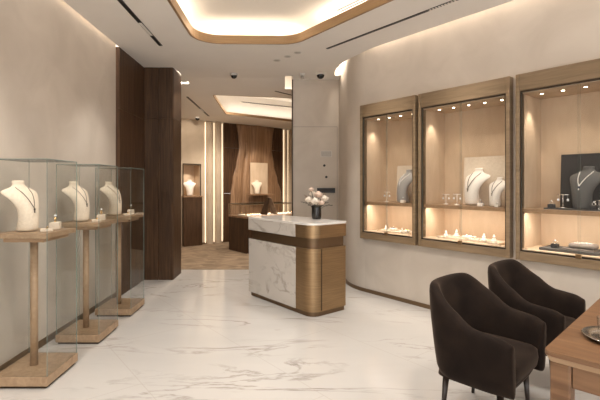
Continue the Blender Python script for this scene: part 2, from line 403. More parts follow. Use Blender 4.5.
# ------------------------------------------------------------------ lights
WARM = (1, .87, .73); WARM2 = (1, .94, .87)
def area(name, loc, rot, sx, sy, e, col=WARM):
    d = bpy.data.lights.new(name, 'AREA'); d.shape = 'RECTANGLE'; d.size = sx; d.size_y = sy; d.energy = e; d.color = col
    o = bpy.data.objects.new(name, d); C.objects.link(o); o.location = loc; o.rotation_euler = rot; return o
def strip(name, a, b_, z, direc, wid, e, col=WARM):       # a straight strip from a to b facing direc
    a = Vector(a); b_ = Vector(b_); L = (b_-a).length; x = (b_-a).normalized().to_3d(); zz = -Vector(direc).normalized(); zz = (zz-x*zz.dot(x)).normalized(); y = zz.cross(x)
    d = bpy.data.lights.new(name, 'AREA'); d.shape = 'RECTANGLE'; d.size = L; d.size_y = wid; d.energy = e*L; d.color = col
    o = bpy.data.objects.new(name, d); C.objects.link(o)
    m = Matrix((x, y, zz)).transposed().to_4x4(); m.translation = Vector(((a.x+b_.x)/2, (a.y+b_.y)/2, z)); o.matrix_world = m; return o
def spot(loc, target, e, ang=50, rad=.04, col=WARM2, blend=.6):
    d = bpy.data.lights.new('spot', 'SPOT'); d.energy = e; d.spot_size = math.radians(ang); d.spot_blend = blend; d.shadow_soft_size = rad; d.color = col
    o = bpy.data.objects.new('spot', d); C.objects.link(o); o.location = loc
    o.rotation_euler = (Vector(target)-Vector(loc)).to_track_quat('-Z', 'Y').to_euler(); return o
# cove strips round the main coffer, lying on the slab behind the band and shining up and outwards
cz = 3.15
strip('cove', (-1.25, 1.4), (-1.25, 4.9), cz, (-.45, 0, 1), .06, 3.6)
strip('cove', (-1.0, 5.22), (.1, 5.25), cz, (0, .45, 1), .06, 3.6)
strip('cove', (.45, 4.90), (2.85, 1.5), cz, (.5, .35, 1), .06, 3.6)
strip('cove', (-1.0, 1.12), (2.8, 1.12), cz, (0, -.4, 1), .06, 3.6)
# back coffer
strip('cove', (-1.39, 7.6), (-1.36, 8.8), 3.09, (-.3, 0, 1), .04, 1.1)
strip('cove', (-1.2, 8.98), (.8, 10.35), 2.99, (-.2, .3, 1), .04, 1.1)
# slots washing the left and the right wall
strip('slot', (-2.079, -1.4), (-2.079, 5.1), 3.34, (-.1, 0, -1), .03, 5)
strip('slot', wp(7.9, .05)[:2], wp(-.5, .05)[:2], 3.34, (.06, .05, -1), .03, 3.5)
strip('slot', (.80, 5.95), (.80, 6.6), 3.34, (0, 0, -1), .03, 7)
strip('slot', (.2, 6.62), (.75, 6.62), 3.34, (0, 0, -1), .06, 7)
strip('slot', (-1.9, 6.72), (-1.66, 6.72), 3.34, (0, 0, -1), .2, 14)
strip('slot', (-1.612, 6.3), (-1.60, 6.9), 3.34, (0, 0, -1), .015, 25)
strip('slot', (.02, 6.9), (.10, 6.9), 3.34, (0, 0, -1), .4, 40)

# ------------------------------------------------------------------ ceiling fixtures
def linear(name, a, b_, wid, z, label, group, grilles):
    a = Vector(a); b_ = Vector(b_); L = (b_-a).length; rz = math.atan2((b_-a).y, (b_-a).x)
    dz = (zc(b_.y)-zc(a.y))/L
    t = thing(name, label, 'ceiling light', (a.x, a.y, zc(a.y)), rz, group)
    t.rotation_euler = (0, -math.atan(dz), rz)
    MB().box(0, L, -wid/2, wid/2, -.006, .02, .001, 1).build('channel', 'black', t)
    for g0, g1 in grilles:
        mb = MB(); n = max(4, int((g1-g0)/.03))
        for k in range(n):
            x = g0+(g1-g0)*k/n; mb.box(x, x+(g1-g0)/n*.55, -wid*.38, wid*.38, -.009, .0)
        mb.build('louver', 'louver_glow', t)
    return t
linear('linear_light', (-1.525, 5.09), (-1.525, .6), .045, CZ, 'long black slot light in the ceiling along the left plaster wall', 'black slot lights in the front ceiling', [(.36, .74), (2.2, 2.6)])
pa = Vector((.527, 5.21)); pb = Vector((1.571, 3.834)); dd = (pb-pa).normalized()
linear('linear_light', pa, pa+dd*4.6, .035, CZ, 'long black slot light in the ceiling along the wall of cabinets', 'black slot lights in the front ceiling', [(1.46, 1.75), (3.0, 3.4)])
linear('linear_light', (-1.65, 8.98), (-1.80, 7.62), .04, 2.9, 'black slot light in the back room ceiling next to the walnut column', 'slot lights in the back room ceiling', [(.35, .6)])
linear('linear_light', (-.176, 7.30), (.146, 7.55), .03, 3.0, 'short thin slot light in the ceiling ending at the plaster pier', 'slot lights in the back room ceiling', [])
# air slots inside the coffers
def airslot(a, b_, wid, z, label, bars=3):
    a = Vector(a); b_ = Vector(b_); L = (b_-a).length; rz = math.atan2((b_-a).y, (b_-a).x)
    t = thing('air_diffuser', label, 'air vent', (a.x, a.y, z), rz, 'air slots in the coffers')
    MB().box(0, L, -wid/2, wid/2, -.012, 0, .002, 1).build('frame', 'white_plastic', t)
    mb = MB()
    for k in range(bars-1): y = -wid/2+wid*(k+.5)/(bars-1); mb.box(.02, L-.02, y-wid*.14, y+wid*.14, -.0135, -.004)
    mb.build('air_slot', 'slate', t)
airslot((.60, 4.74), (1.15, 4.0), .10, 3.38, 'slim white air diffuser inside the large ceiling coffer')
airslot((-.95, 9.05), (.25, 9.72), .07, 3.2, 'slim grey air diffuser inside the back room ceiling coffer')
# downlights
d0 = thing('recessed_downlight', 'small recessed downlight, farthest from the cabinets of the ceiling trio', 'downlight', (-.11, 5.71, CZ), 0, 'three recessed downlights before the pier')
MB().lathe([(.048, 0), (.048, -.004), (.036, -.006), (.034, .0)], n=24).build('rim', 'white_plastic', d0)
MB().lathe([(.0335, 0), (.0335, -.002), (.001, -.002)], n=20).build('lens', 'grille', d0)
dup(d0, 'small recessed downlight in the middle of the ceiling trio', (.033, 5.535, CZ))
dup(d0, 'small recessed downlight nearest the big coffer in the ceiling trio', (.164, 5.365, CZ))
def dome(loc, r, label, tiny=False):
    t = thing('security_camera', label, 'camera', loc, 0, 'dome cameras on the ceiling')
    MB().lathe([(r*1.25, .002), (r*1.25, -r*.35), (r*1.12, -r*.5), (r*.9, -r*.5)], n=28).build('base', 'white_plastic', t)
    MB().lathe([(r*.95, -r*.45)]+[(r*.95*math.cos(a), -r*.5-r*.95*math.sin(a)) for a in [PI/2*k/8*.99 for k in range(9)]], n=28).build('dome', 'dome', t)
dome((-.79, 6.42, CZ), .05, 'black dome camera hanging alone in the middle of the ceiling')
dome((.545, 6.36, CZ), .062, 'largest black dome camera with white rim in front of the pier')
dome((-1.93, 9.15, zc(9.15)), .05, 'small black dome camera in the back room by the lit fins')
t = thing('ceiling_sensor', 'small white ceiling sensor with a dark eye beside the large dome camera', 'sensor', (.265, 6.40, CZ))
MB().lathe([(.045, .002), (.045, -.015), (.03, -.03)], n=20).build('base', 'white_plastic', t)
MB().lathe([(.022, -.028), (.022, -.075), (.012, -.085)], n=16).build('eye', 'grille', t)

# ------------------------------------------------------------------ glass display cases (left)
def panel(mb, x0, x1, y0, y1, z0, z1):
    # thin axis is the pane thickness; faces across the thin axis are clear, the rest are edges
    d = (x1-x0, y1-y0, z1-z0); ax = d.index(min(d))
    v, f = mb.add([(x, y, z) for x in (x0, x1) for y in (y0, y1) for z in (z0, z1)], [(0, 1, 3, 2), (4, 6, 7, 5), (0, 4, 5, 1), (2, 3, 7, 6), (0, 2, 6, 4), (1, 5, 7, 3)])
    for k, fc in enumerate(f): fc.material_index = 0 if k//2 == ax else 1
    return mb
def build_vitrine():
    W_, D_ = .375, .412; hw, hd = W_/2, D_/2
    t = thing('glass_display_case', '', 'display case', group='glass display cases along the left wall')
    MB().box(-hw-.004, hw+.004, -hd-.004, hd+.004, .018, .083, .003, 1).build('base', 'oak', t)
    MB().box(-hw+.012, hw-.012, -hd+.012, hd-.012, 0, .018).build('plinth', 'frame_dark', t)
    MB().lathe([(.026, .083), (.026, .998)], (-.018, -.01, 0), n=24).build('post', 'oak', t)
    MB().box(-hw+.006, hw-.006, -hd+.006, hd-.006, 1.025, 1.058, .002, 1).build('shelf', 'oak', t)
    MB().box(-hw+.045, hw-.045, -hd+.045, hd-.045, .995, 1.025, .002, 1).build('shelf_support', 'oak_edge', t)
    T = .005; gl = ['glass', 'glass_edge']; z0, z1 = .083, 1.568
    panel(MB(), -hw, hw, -hd, -hd+T, z0, z1).build('glass_panel', gl, t)
    panel(MB(), -hw, hw, hd-T, hd, z0, z1).build('glass_panel', gl, t)
    panel(MB(), -hw, -hw+T, -hd+T+.0005, hd-T-.0005, z0, z1).build('glass_panel', gl, t)
    panel(MB(), hw-T, hw, -hd+T+.0005, hd-T-.0005, z0, z1).build('glass_panel', gl, t)
    panel(MB(), -hw, hw, -hd, hd, z1+.0005, z1+.0005+T).build('glass_top', gl, t)
    return t
VY = [3.038, 3.828, 4.580]; VX = -1.812
v0 = build_vitrine(); v0['label'] = 'tall glass display case on an oak base, nearest of the three by the left wall'
v0.location = (VX, VY[0], 0)
dup(v0, 'tall glass display case on an oak base, second along the left wall', (VX, VY[1], 0))
dup(v0, 'tall glass display case on an oak base, closest to the dark walnut panelling', (VX, VY[2], 0))

# ------------------------------------------------------------------ jewellery kit
SEC = [(0, .072, .088, -.058), (.02, .072, .090, -.054), (.10, .073, .092, -.024), (.17, .084, .082, -.010), (.23, .116, .060, -.010), (.268, .148, .034, -.026),
       (.288, .150, .014, -.040), (.303, .118, -.006, -.058), (.316, .072, -.018, -.078), (.328, .050, -.026, -.086), (.345, .045, -.03, -.090), (.362, .047, -.028, -.094), (.368, .044, -.031, -.091)]
def sec_at(z):
    for a, b_ in zip(SEC, SEC[1:]):
        if z <= b_[0]:
            f = (z-a[0])/(b_[0]-a[0]); return [a[k]+(b_[k]-a[k])*f for k in (1, 2, 3)]
    return SEC[-1][1:]
def front_x(y, z):
    hw, fx, bx = sec_at(z); q = min(abs(y)/hw, .999); return (fx+bx)/2+(fx-bx)/2*math.sqrt(1-q*q)
def bust_mb():
    rings = []
    for z, hw, fx, bx in SEC:
        c = (fx+bx)/2; a = (fx-bx)/2; ring_ = []
        for i in range(28):
            th = 2*PI*i/28; x = math.cos(th); y = math.sin(th)
            xx = c+a*x if x > 0 else c+a*x*.75
            # shoulders sweep backwards
            y_ = hw*math.copysign(abs(y)**.9, y)
            sweep = -(y_/.15)**2*.045*max(0, min(1, (z-.12)/.12)) if z < .31 else 0
            ring_.append((xx+sweep, y_, z))
        rings.append(ring_)
    return MB().loft(rings)
def chain_pts(z_low, yw, z_top=.318, n=22):
    pts = []
    for i in range(n+1):
        u = -1+2*i/n; y = yw*math.copysign(abs(u)**1.15, u); z = z_low+(z_top-z_low)*abs(u)**1.25
        hw, fx, bx = sec_at(z); yy = max(-hw*.97, min(hw*.97, y))
        sweep = -(yy/.15)**2*.045*max(0, min(1, (z-.12)/.12)) if z < .31 else 0
        pts.append((front_x(yy, z)+sweep+.003, yy, z))
    return pts
def make_bust(m, label, group): 
    o = bust_mb().build('necklace_bust', m); o.modifiers.new('s', 'SUBSURF').render_levels = 1; return tag(o, label, 'jewelry bust', group)
def make_necklace(mchain, mgem, r=.0026, z_low=.17, label='', pearls=False):
    t = thing('necklace', label, 'necklace', group='necklaces worn by busts')
    p = chain_pts(z_low, .052)
    if pearls:
        mb = MB(); p2 = chain_pts(z_low, .052, n=40)
        for q in p2: mb.sphere(q, .0045, 8)
        mb.build('chain', mchain, t)
    else: MB().tube(p, r, 6).build('chain', mchain, t)
    x, y, z = p[len(p)//2]
    mb = MB(); mb.sphere((x+.004, 0, z-.010), .0075, 10, 1.25); mb.build('pendant', mgem, t)
    MB().tube([(x+.003, 0, z-.018), (x+.005, 0, z-.034)], [.003, .0055], 8).build('pendant_drop', mchain, t)
    return t
def make_ring_block(m='linen', metal='gold'):
    t = thing('ring_stand', '', 'ring stand', group='ring stands on cream blocks')
    MB().box(-.022, .022, -.026, .026, 0, .034, .004, 2).build('block', m, t)
    pts = [(0, .013*math.cos(a), .034+.0125+.013*math.sin(a)) for a in [2*PI*k/16 for k in range(16)]]
    rg = MB().tube(pts, .0026, 6, True).build('ring', metal, t)
    MB().sphere((0, 0, .064), .0062, 8).build('gem', 'gem', rg)
    return t
def make_slope(m='linen'):
    t = thing('earring_pad', '', 'earring pad', group='low earring pads')
    MB().prism([(-.030, -.03), (.034, -.03), (.034, .03), (-.030, .03)], 0, .016, .003).build('pad', m, t)
    for s_ in (-1, 1): MB().sphere((.004, s_*.014, .020), .007, 8).build('earring', 'gold', t)
    return t
def make_tstand(m='silver'):
    t = thing('earring_stand', '', 'earring stand', group='earring stands')
    MB().lathe([(.022, 0), (.022, .006), (.004, .009)], n=16).build('base', m, t)
    MB().tube([(0, 0, .006), (0, 0, .095)], .003, 8).build('stem', m, t)
    MB().tube([(0, -.035, .095), (0, .035, .095)], .003, 8).build('crossbar', m, t)
    for s_ in (-1, 1):
        MB().tube([(0, s_*.03, .095), (0, s_*.03, .065)], .0014, 5).build('earring_wire', 'silver', t)
        MB().sphere((0, s_*.03, .058), .008, 8, 1.3).build('earring', 'gem', t)
    return t
def make_cone(m='white_leather'):
    t = thing('ring_cone', '', 'ring display', group='ring cones in the wall cabinets')
    MB().lathe([(.026, 0), (.026, .012), (.017, .014), (.007, .058), (.003, .064)], n=18).build('cone', m, t)
    pts = [(.0125*math.cos(a), .0125*math.sin(a), .038) for a in [2*PI*k/16 for k in range(16)]]
    MB().tube(pts, .003, 6, True).build('ring', 'silver', t)
    return t
SH = 1.0581
BUSTS = 'cream necklace busts in the tall glass cases'
names = ['nearest glass case', 'second glass case', 'glass case closest to the walnut panelling']
bust = nk = rs = pad = None
for k, y in enumerate(VY):
    loc = (VX-.075, y-.03, SH); rz = math.radians(-14)
    if k == 0:
        bust = make_bust('linen', 'cream fabric necklace bust standing in the '+names[0], BUSTS); bust.location = loc; bust.rotation_euler.z = rz
        nk = make_necklace('oxid', 'oxid', label='fine dark pendant necklace on the bust in the '+names[0]); nk.location = loc; nk.rotation_euler.z = rz
        rs = make_ring_block(); rs['label'] = 'gold ring on a cream block in the '+names[0]; rs.location = (VX+.075, y+.10, SH); rs.rotation_euler.z = .3; rs.scale = (1.6,)*3
        pad = make_slope(); pad['label'] = 'low cream pad with gold earrings in the '+names[0]; pad.location = (VX+.088, y-.04, SH); pad.rotation_euler.z = .5; pad.scale = (1.25,)*3
    else:
        dup(bust, 'cream fabric necklace bust standing in the '+names[k], loc, rz)
        dup(nk, 'fine dark pendant necklace on the bust in the '+names[k], loc, rz)
        dup(rs, 'gold ring on a cream block in the '+names[k], (VX+.075, y+.10, SH), .3)
        dup(pad, 'low cream pad with gold earrings in the '+names[k], (VX+.088, y-.04, SH), .5)

# ------------------------------------------------------------------ wall cabinets (right)
def build_cabinet(wd, label, nl, shelf_z=1.135):
    t = thing('wall_display_cabinet', label, 'display cabinet', group='lit wooden display cabinets in the right wall')
    z0, z1 = 0, CT-CB; st = .034; P_ = -.08
    # interior box: sides, back, top, floor as one lining
    ix0, ix1, iz0, iz1, dp = st, wd-st, .098, 1.535, .40
    MB().box(ix0-.02, ix1+.02, dp, dp+.02, iz0-.02, iz1+.02).build('back_panel', 'niche', t)
    MB().box(ix0-.012, ix0, -.045, dp, iz0, iz1).build('side_panel', 'niche', t)
    MB().box(ix1, ix1+.012, -.045, dp, iz0, iz1).build('side_panel', 'niche', t)
    MB().box(ix0-.012, ix1+.012, -.045, dp, iz1, iz1+.02).build('top_panel', 'niche', t)
    MB().box(ix0-.012, ix1+.012, -.045, dp, iz0-.02, iz0).build('bottom_panel', 'niche', t)
    # frame
    mb = MB(); mb.box(0, st, P_, .02, z0, z1, .002, 1); mb.box(wd-st, wd, P_, .02, z0, z1, .002, 1)
    mb.box(st+.0005, wd-st-.0005, P_+.004, .02, iz1+.021, z1-.0, .002, 1); mb.box(st+.0005, wd-st-.0005, P_+.004, .02, z0, iz0-.021, .002, 1)
    mb.build('frame', 'cab_frame', t)
    mb = MB(); a = .012
    for x0, x1, q0, q1 in ((st, st+a, iz0-.018, iz1+.018), (wd-st-a, wd-st, iz0-.018, iz1+.018), (st+a, wd-st-a, iz1+.006, iz1+.018), (st+a, wd-st-a, iz0-.018, iz0-.006)):
        mb.box(x0, x1, -.068, -.046, q0, q1)
    mb.build('inner_rim', 'frame_dark', t)
    MB().box(ix0+.002, ix1-.002, -.025, dp-.002, shelf_z-CB, shelf_z-CB+.038, .001, 1).build('shelf', 'oak_edge', t)
    xm = ix0+(ix1-ix0)*.5
    panel(MB(), ix0+.013, xm+.01, -.064, -.059, iz0-.005, iz1+.005).build('sliding_glass', ['glass_cab', 'glass_edge'], t)
    panel(MB(), xm-.01, ix1-.013, -.056, -.051, iz0-.005, iz1+.005).build('sliding_glass', ['glass_cab', 'glass_edge'], t)
    MB().box(xm-.022, xm+.022, -.082, -.064, iz0-.022, iz0+.016, .003, 1).build('lock', 'brass', t)
    for k in range(nl):
        x = ix0+(ix1-ix0)*(k+.7)/(nl+.4)
        f = MB().lathe([(.024, iz1-.004), (.024, iz1+.001), (.001, iz1+.001)], (x, .10, 0), 18).build('downlight', 'brass_band', t)
        MB().lathe([(.001, iz1-.0055), (.013, iz1-.0055), (.013, iz1-.004)], (x, .10, 0), 16).build('lamp', 'lamp', f)
    return t
cab_lab = ['narrowest lit wall cabinet, beside the curved wall end with a grey bust', 'middle lit wall cabinet holding two white necklace busts', 'lit wall cabinet behind the velvet chairs with a charcoal backdrop']
for k, (a, b_) in enumerate(CABS):
    nl = [4, 5, 5][k]
    t = build_cabinet(b_-a, cab_lab[k], nl); t.location = wp(a, 0, CB); t.rotation_euler.z = RZ
    # real lamps under the downlights
    wd = b_-a
    for j in range(nl):
        x = a+.034+(wd-.068)*(j+.7)/(nl+.4)
        p = wp(x, -.10, CB+1.52); q = wp(x, -.20, 1.2)
        spot(p, q, 2.5, 95, .006, WARM, .9)
    for x in (a+.10,): spot(wp(x+.02, -.12, CB+1.51), wp(x-.05, -.16, 1.3), 6, 60, .01, WARM, .7)
    l = strip('shelf_strip', wp(a+.06, -.04)[:2], wp(b_-.06, -.04)[:2], 1.130, (.3, .2, -1), .02, 3.0)
    spot(wp(a+.13, -.12, 1.125), wp(a+.06, -.15, .8), .8, 80, .01, WARM, .7)

SU = 1.174; SL = .8005   # shelf top and cabinet floor heights
FN = math.atan2(Nn.y, Nn.x)
def slanted(name, px0, px1, d, z0, h, m, label, lean=.03):
    a = Vector(hit(px0, d)); b_ = Vector(hit(px1, d)); L = (b_-a).length
    mb = MB(); mb.add([(x, y+(lean if z else 0), z) for x in (0, L) for y in (0, .012) for z in (0, h)], [(0, 1, 3, 2), (4, 6, 7, 5), (0, 4, 5, 1), (2, 3, 7, 6), (0, 2, 6, 4), (1, 5, 7, 3)])
    return tag(mb.build(name, m, loc=(a.x, a.y, z0), rz=RZ), label, 'display backdrop', 'backdrop panels behind busts')
slanted('backdrop_panel', 396, 414.5, -.30, SU, .46, 'linen', 'pale board leaning behind the grey bust in the narrowest cabinet')
slanted('backdrop_panel', 463, 505.5, -.27, SU, .52, 'linen', 'wide cream board leaning behind the two white busts')
slanted('backdrop_panel', 560, 642, -.28, SU, .50, 'charcoal', 'charcoal fabric board leaning behind the bust above the velvet chairs')
G2 = 'necklace busts in the wall cabinets'
def place(src, px, d, z, label, rz=None, scale=None, group=None):
    return dup(src, label, hit(px, d, z), FN if rz is None else rz, group, scale)
def cbust(m, px, d, z, sc_, label, nlabel, mch, mg, pearls=False, zl=.2, rz=FN):
    o = make_bust(m, label, G2); o.location = hit(px, d, z); o.rotation_euler.z = rz; o.scale = (sc_,)*3
    n = make_necklace(mch, mg, .0032, zl, nlabel, pearls); n.location = o.location; n.rotation_euler.z = rz; n.scale = (sc_,)*3
cbust('grey_leather', 405, -.16, SU, 1.10, 'grey necklace bust on the upper shelf of the narrowest cabinet', 'pearl strand necklace on the grey bust in the narrowest cabinet', 'pearl', 'pearl', True, .22, rz=FN-.35)
cbust('white_leather', 474.5, -.20, SU, 1.08, 'larger white necklace bust in the middle cabinet', 'pendant necklace on the larger white bust', 'oxid', 'oxid', zl=.17, rz=FN-.30)
cbust('white_leather', 497, -.12, SU, .80, 'smaller white necklace bust in the middle cabinet', 'pendant necklace on the smaller white bust', 'oxid', 'oxid', zl=.17, rz=FN-.28)
cbust('slate', 584.5, -.15, SU, 1.04, 'dark grey necklace bust before the charcoal backdrop', 'sparkling collar with a dark drop on the dark grey bust', 'pearl', 'sapphire', True, .2, rz=FN-.25)
ts = make_tstand('white_leather'); ts.scale = (1.3,)*3; ts.location = hit(387, -.10, SU); ts.rotation_euler.z = FN; ts['label'] = 'small silver earring stand beside the grey bust in the narrowest cabinet'
place(ts, 446, -.12, SU, 'small silver earring stand at the far end of the middle cabinet shelf', scale=1.15)
place(ts, 457, -.10, SU, 'small silver earring stand beside the larger white bust', scale=1.2)
ts3 = make_tstand(); ts3['label'] = 'silver earring stand in front of the charcoal backdrop'; ts3.location = hit(563, -.09, SU+.0121); ts3.rotation_euler.z = FN; ts3.scale = (1.25,)*3
place(ts3, 599, -.055, SU+.0121, 'silver earring stand at the picture edge beside the dark grey bust', scale=.8)
wb = make_ring_block('white_leather', 'silver'); wb.location = hit(403, -.03, SU); wb.rotation_euler.z = FN; wb['label'] = 'silver ring on a white block in front of the grey bust'; wb['group'] = 'ring blocks in the wall cabinets'
place(wb, 480.5, -.03, SU, 'silver ring on a white block between the two white busts')
place(wb, 497, -.015, SU, 'silver ring on a white block in front of the smaller white bust', scale=.7)
wb2 = make_ring_block('charcoal', 'silver'); wb2.location = hit(551.5, -.05, SU+.012); wb2.rotation_euler.z = FN; wb2['label'] = 'silver ring on a dark block at the end of the slate tray'; wb2['group'] = 'ring blocks in the wall cabinets'
place(wb2, 594, -.04, SU+.012, 'silver ring on a dark block in front of the dark grey bust')
def tray(px0, px1, d, z, dep, h, m, label):
    a = Vector(hit(px0, d)); b_ = Vector(hit(px1, d)); L = (b_-a).length
    t = thing('jewelry_tray', label, 'jewelry tray', (a.x, a.y, z), RZ, 'jewelry trays in the wall cabinets')
    MB().box(0, L, 0, dep, 0, h*.8, .002, 1).build('tray', m, t)
    mb = MB(); e = .006
    for q in ((0, L, 0, e), (0, L, dep-e, dep), (0, e, e, dep-e), (L-e, L, e, dep-e)): mb.box(*q, h*.8, h)
    mb.build('rim', m, t); return t
tray(543.5, 606, -.015, SU, .12, .012, 'slate', 'flat slate tray on the upper shelf before the charcoal backdrop')
# lower deck
tray(378, 409.5, -.03, SL, .24, .018, 'linen', 'cream tray on the floor of the narrowest cabinet')
tray(437, 486, -.05, SL, .24, .018, 'linen', 'long cream tray on the floor of the middle cabinet')
tray(486.8, 499.5, -.0, SL, .22, .02, 'linen', 'short cream tray at the near end of the middle cabinet')
tray(539, 620, -.03, SL, .24, .022, 'slate', 'long slate tray on the floor of the cabinet behind the chairs')
cn = make_cone(); cn.location = hit(386, -.13, SL+.016); cn['label'] = 'white ring cone at the far end of the cream tray in the narrowest cabinet'
zt = SL+.0155
for px, d, l, s_ in ((446, -.14, 'white ring cone at the far end of the long cream tray', 1.05), (456.5, -.2, 'tall white ring cone behind the bracelet pillow', 1.3), (484, -.10, 'white ring cone at the near end of the long cream tray', 1.2),
                     (402, -.10, 'white ring cone in the middle of the tray in the narrowest cabinet', .8)):
    place(cn, px, d, zt, l, 0, s_)
place(cn, 494, -.09, SL+.0165, 'white ring cone standing on the short cream tray', 0, 1.2)
def pillow(px, d, z, L, D_, h, m, bm_, label, rz=None):
    t = thing('bracelet_pillow', label, 'bracelet pillow', hit(px, d, z), RZ if rz is None else rz, 'bracelet pillows in the wall cabinets')
    MB().box(-L/2, L/2, -D_/2, D_/2, 0, h, h*.45, 4).build('pillow', m, t)
    n = 26; pts = [(L*.36*math.cos(2*PI*i/n)*1.0, D_*.10*math.sin(2*PI*i/n)-D_*.12, h+.003+.003*math.sin(2*PI*i/n)) for i in range(n)]
    MB().tube(pts, .0035, 6, True).build('bracelet', bm_, t)
    return t
pillow(469, -.15, zt, .13, .09, .03, 'white_leather', 'silver', 'white pillow with a bracelet on the long cream tray')
pillow(393.5, -.15, zt, .09, .07, .034, 'white_leather', 'silver', 'white pillow with a bracelet in the narrowest cabinet')
pillow(407, -.10, zt, .07, .07, .028, 'white_leather', 'gold', 'small white pillow with a gold bracelet at the near end of the narrowest cabinet')
pillow(474, -.08, zt, .10, .05, .018, 'white_leather', 'gold', 'flat white pillow with a gold bracelet in front on the long cream tray')
p_ = pillow(583.5, -.17, SL+.034, .20, .13, .045, 'taupe', 'silver', 'taupe pillow with a silver bracelet on the slate tray')
place(wb2, 555, -.14, SL+.018, 'silver ring on a dark block at the far end of the long slate tray', scale=1.1)
a = Vector(hit(562, -.09)); t = thing('jewelry_tray', 'small flat grey tray stacked on the long slate tray', 'jewelry tray', (a.x, a.y, SL+.018), RZ, 'jewelry trays in the wall cabinets')
MB().box(0, .235, 0, .16, 0, .015, .003, 1).build('tray', 'taupe', t)
MB().box(.012, .223, .012, .148, .0148, .0162).build('inlay', 'slate', t)

# ------------------------------------------------------------------ reception counter
A0 = Vector((-.454, 5.236)); RC = math.atan2(-.787, .616)
cnt = thing('reception_counter', 'island counter of white marble and brushed brass with a rounded corner', 'counter', (A0.x, A0.y, 0), RC)
LX, LY = 1.19, .537
def cplan(o=0, r=.13, x0=0.0):
    pts = [(x0+o, o), ] ; c = (LX-r, r); rr = r-o; n = 12
    pts += [(c[0]+rr*math.sin(PI/2*i/n), c[1]-rr*math.cos(PI/2*i/n)) for i in range(n+1)]
    c2 = (LX-.05, LY-.05); r2 = max(.05-o, .005)
    pts += [(c2[0]+r2*math.cos(PI/2*i/6), c2[1]+r2*math.sin(PI/2*i/6)) for i in range(7)]
    pts += [(x0+o, LY-o)]
    return pts
def sm(o):
    for f in o.data.polygons: f.use_smooth = True
    return o
MB().prism(cplan(.022), 0, .05).build('plinth', 'recess_bronze', cnt)
MX = .92
MB().prism(cplan(.004), .05, .715, .002, 1).build('body', 'brass', cnt)
MB().box(-.003, MX, -.002, .02, .05, .715, .001, 1).build('marble_panel', 'marble', cnt, label='veined white marble panel')
MB().prism(cplan(.03), .715, .826).build('recess', 'recess_bronze', cnt)
MB().prism(cplan(.0), .826, .965, .002, 1).build('fascia', 'brass', cnt)
MB().box(-.004, MX, -.006, .02, .826, .965, .001, 1).build('marble_fascia', 'marble', cnt, label='marble fascia strip')
MB().prism(cplan(-.004), .965, .986, .003, 2).build('countertop', 'marble_top', cnt)
MB().box(LX-.006, LX+.001, .135, .142, .06, .71).build('seam', 'frame_dark', cnt)
CTZ = .986
# vase and flowers
vp = gp(316.5, 219, CTZ); VX_, VY_ = vp.x, vp.y
vz = thing('flower_vase', 'squat black glass vase holding the bouquet on the counter', 'vase', (VX_, VY_, CTZ))
MB().lathe([(.050, 0), (.055, .01), (.058, .06), (.056, .13), (.058, .16), (.053, .16), (.050, .13), (.05, .02), (.001, .015)], n=28).build('vessel', 'vase', vz)
MB().lathe([(.0495, .021), (.0495, .11), (.001, .11)], n=20).build('water', 'vase', vz)
def rose(r, m, label, head, lean):
    r *= 1.4; head = (head[0]*1.12, head[1], .16+(head[2]-.16)*1.25+.015)
    t = thing('rose', label, 'flower', (VX_, VY_, CTZ), 0, 'cut flowers in the black vase')
    hx, hy, hz = head
    MB().tube([(hx*.25, hy*.25, .10), (hx*.6, hy*.6, hz*.65), (hx, hy, hz)], .003, 6).build('stem', 'leaf', t)
    mb = MB(); rnd = random.Random(int(hx*1000)+3)
    for ringk, (n, rr, h0, tilt) in enumerate(((3, .25, .6, .15), (5, .55, .45, .5), (6, .85, .2, .9))):
        for k in range(n):
            a = 2*PI*k/n+ringk*.5+rnd.random()*.3
            u = Vector((math.cos(a), math.sin(a), 0)); wv = Vector((-u.y, u.x, 0)); base = Vector((hx, hy, hz-.2*r)); g = []
            for j in range(5):
                v = j/4; row = []
                for i in range(5):
                    q = (i-2)/2; wid = r*.62*math.sin(PI*(.18+.72*v)); 
                    out = r*rr*(math.sin(v*PI*.55))*(1-.25*q*q); up = r*(1.25*v-(tilt*.55)*v*v)*(1-.12*q*q)
                    row.append(tuple(base+u*out+wv*q*wid+Vector((0, 0, up))))
                g.append(row)
            mb.loft(g, False, False)
    mb.sphere((hx, hy, hz+.25*r), r*.42, 10, 1.2)
    mb.build('bloom', m, t)
    return t
for head, r, m, l in (((-.085, -.03, .19), .042, 'petal', 'ivory rose low on the left of the bouquet'), ((-.02, -.07, .175), .048, 'petal', 'large ivory rose at the front centre of the bouquet'),
                      ((.02, -.01, .235), .047, 'petal_pink', 'blush rose in the upper middle of the bouquet'), ((-.04, .03, .245), .040, 'petal', 'pale rose at the upper left of the bouquet'),
                      ((.085, -.02, .20), .044, 'petal', 'ivory rose on the right of the bouquet'), ((.05, -.06, .165), .034, 'petal_pink', 'small blush bud at the front right of the bouquet'),
                      ((-.055, -.02, .29), .030, 'petal_pink', 'small blush bud highest in the bouquet')):
    rose(r, m, l, head, 0)
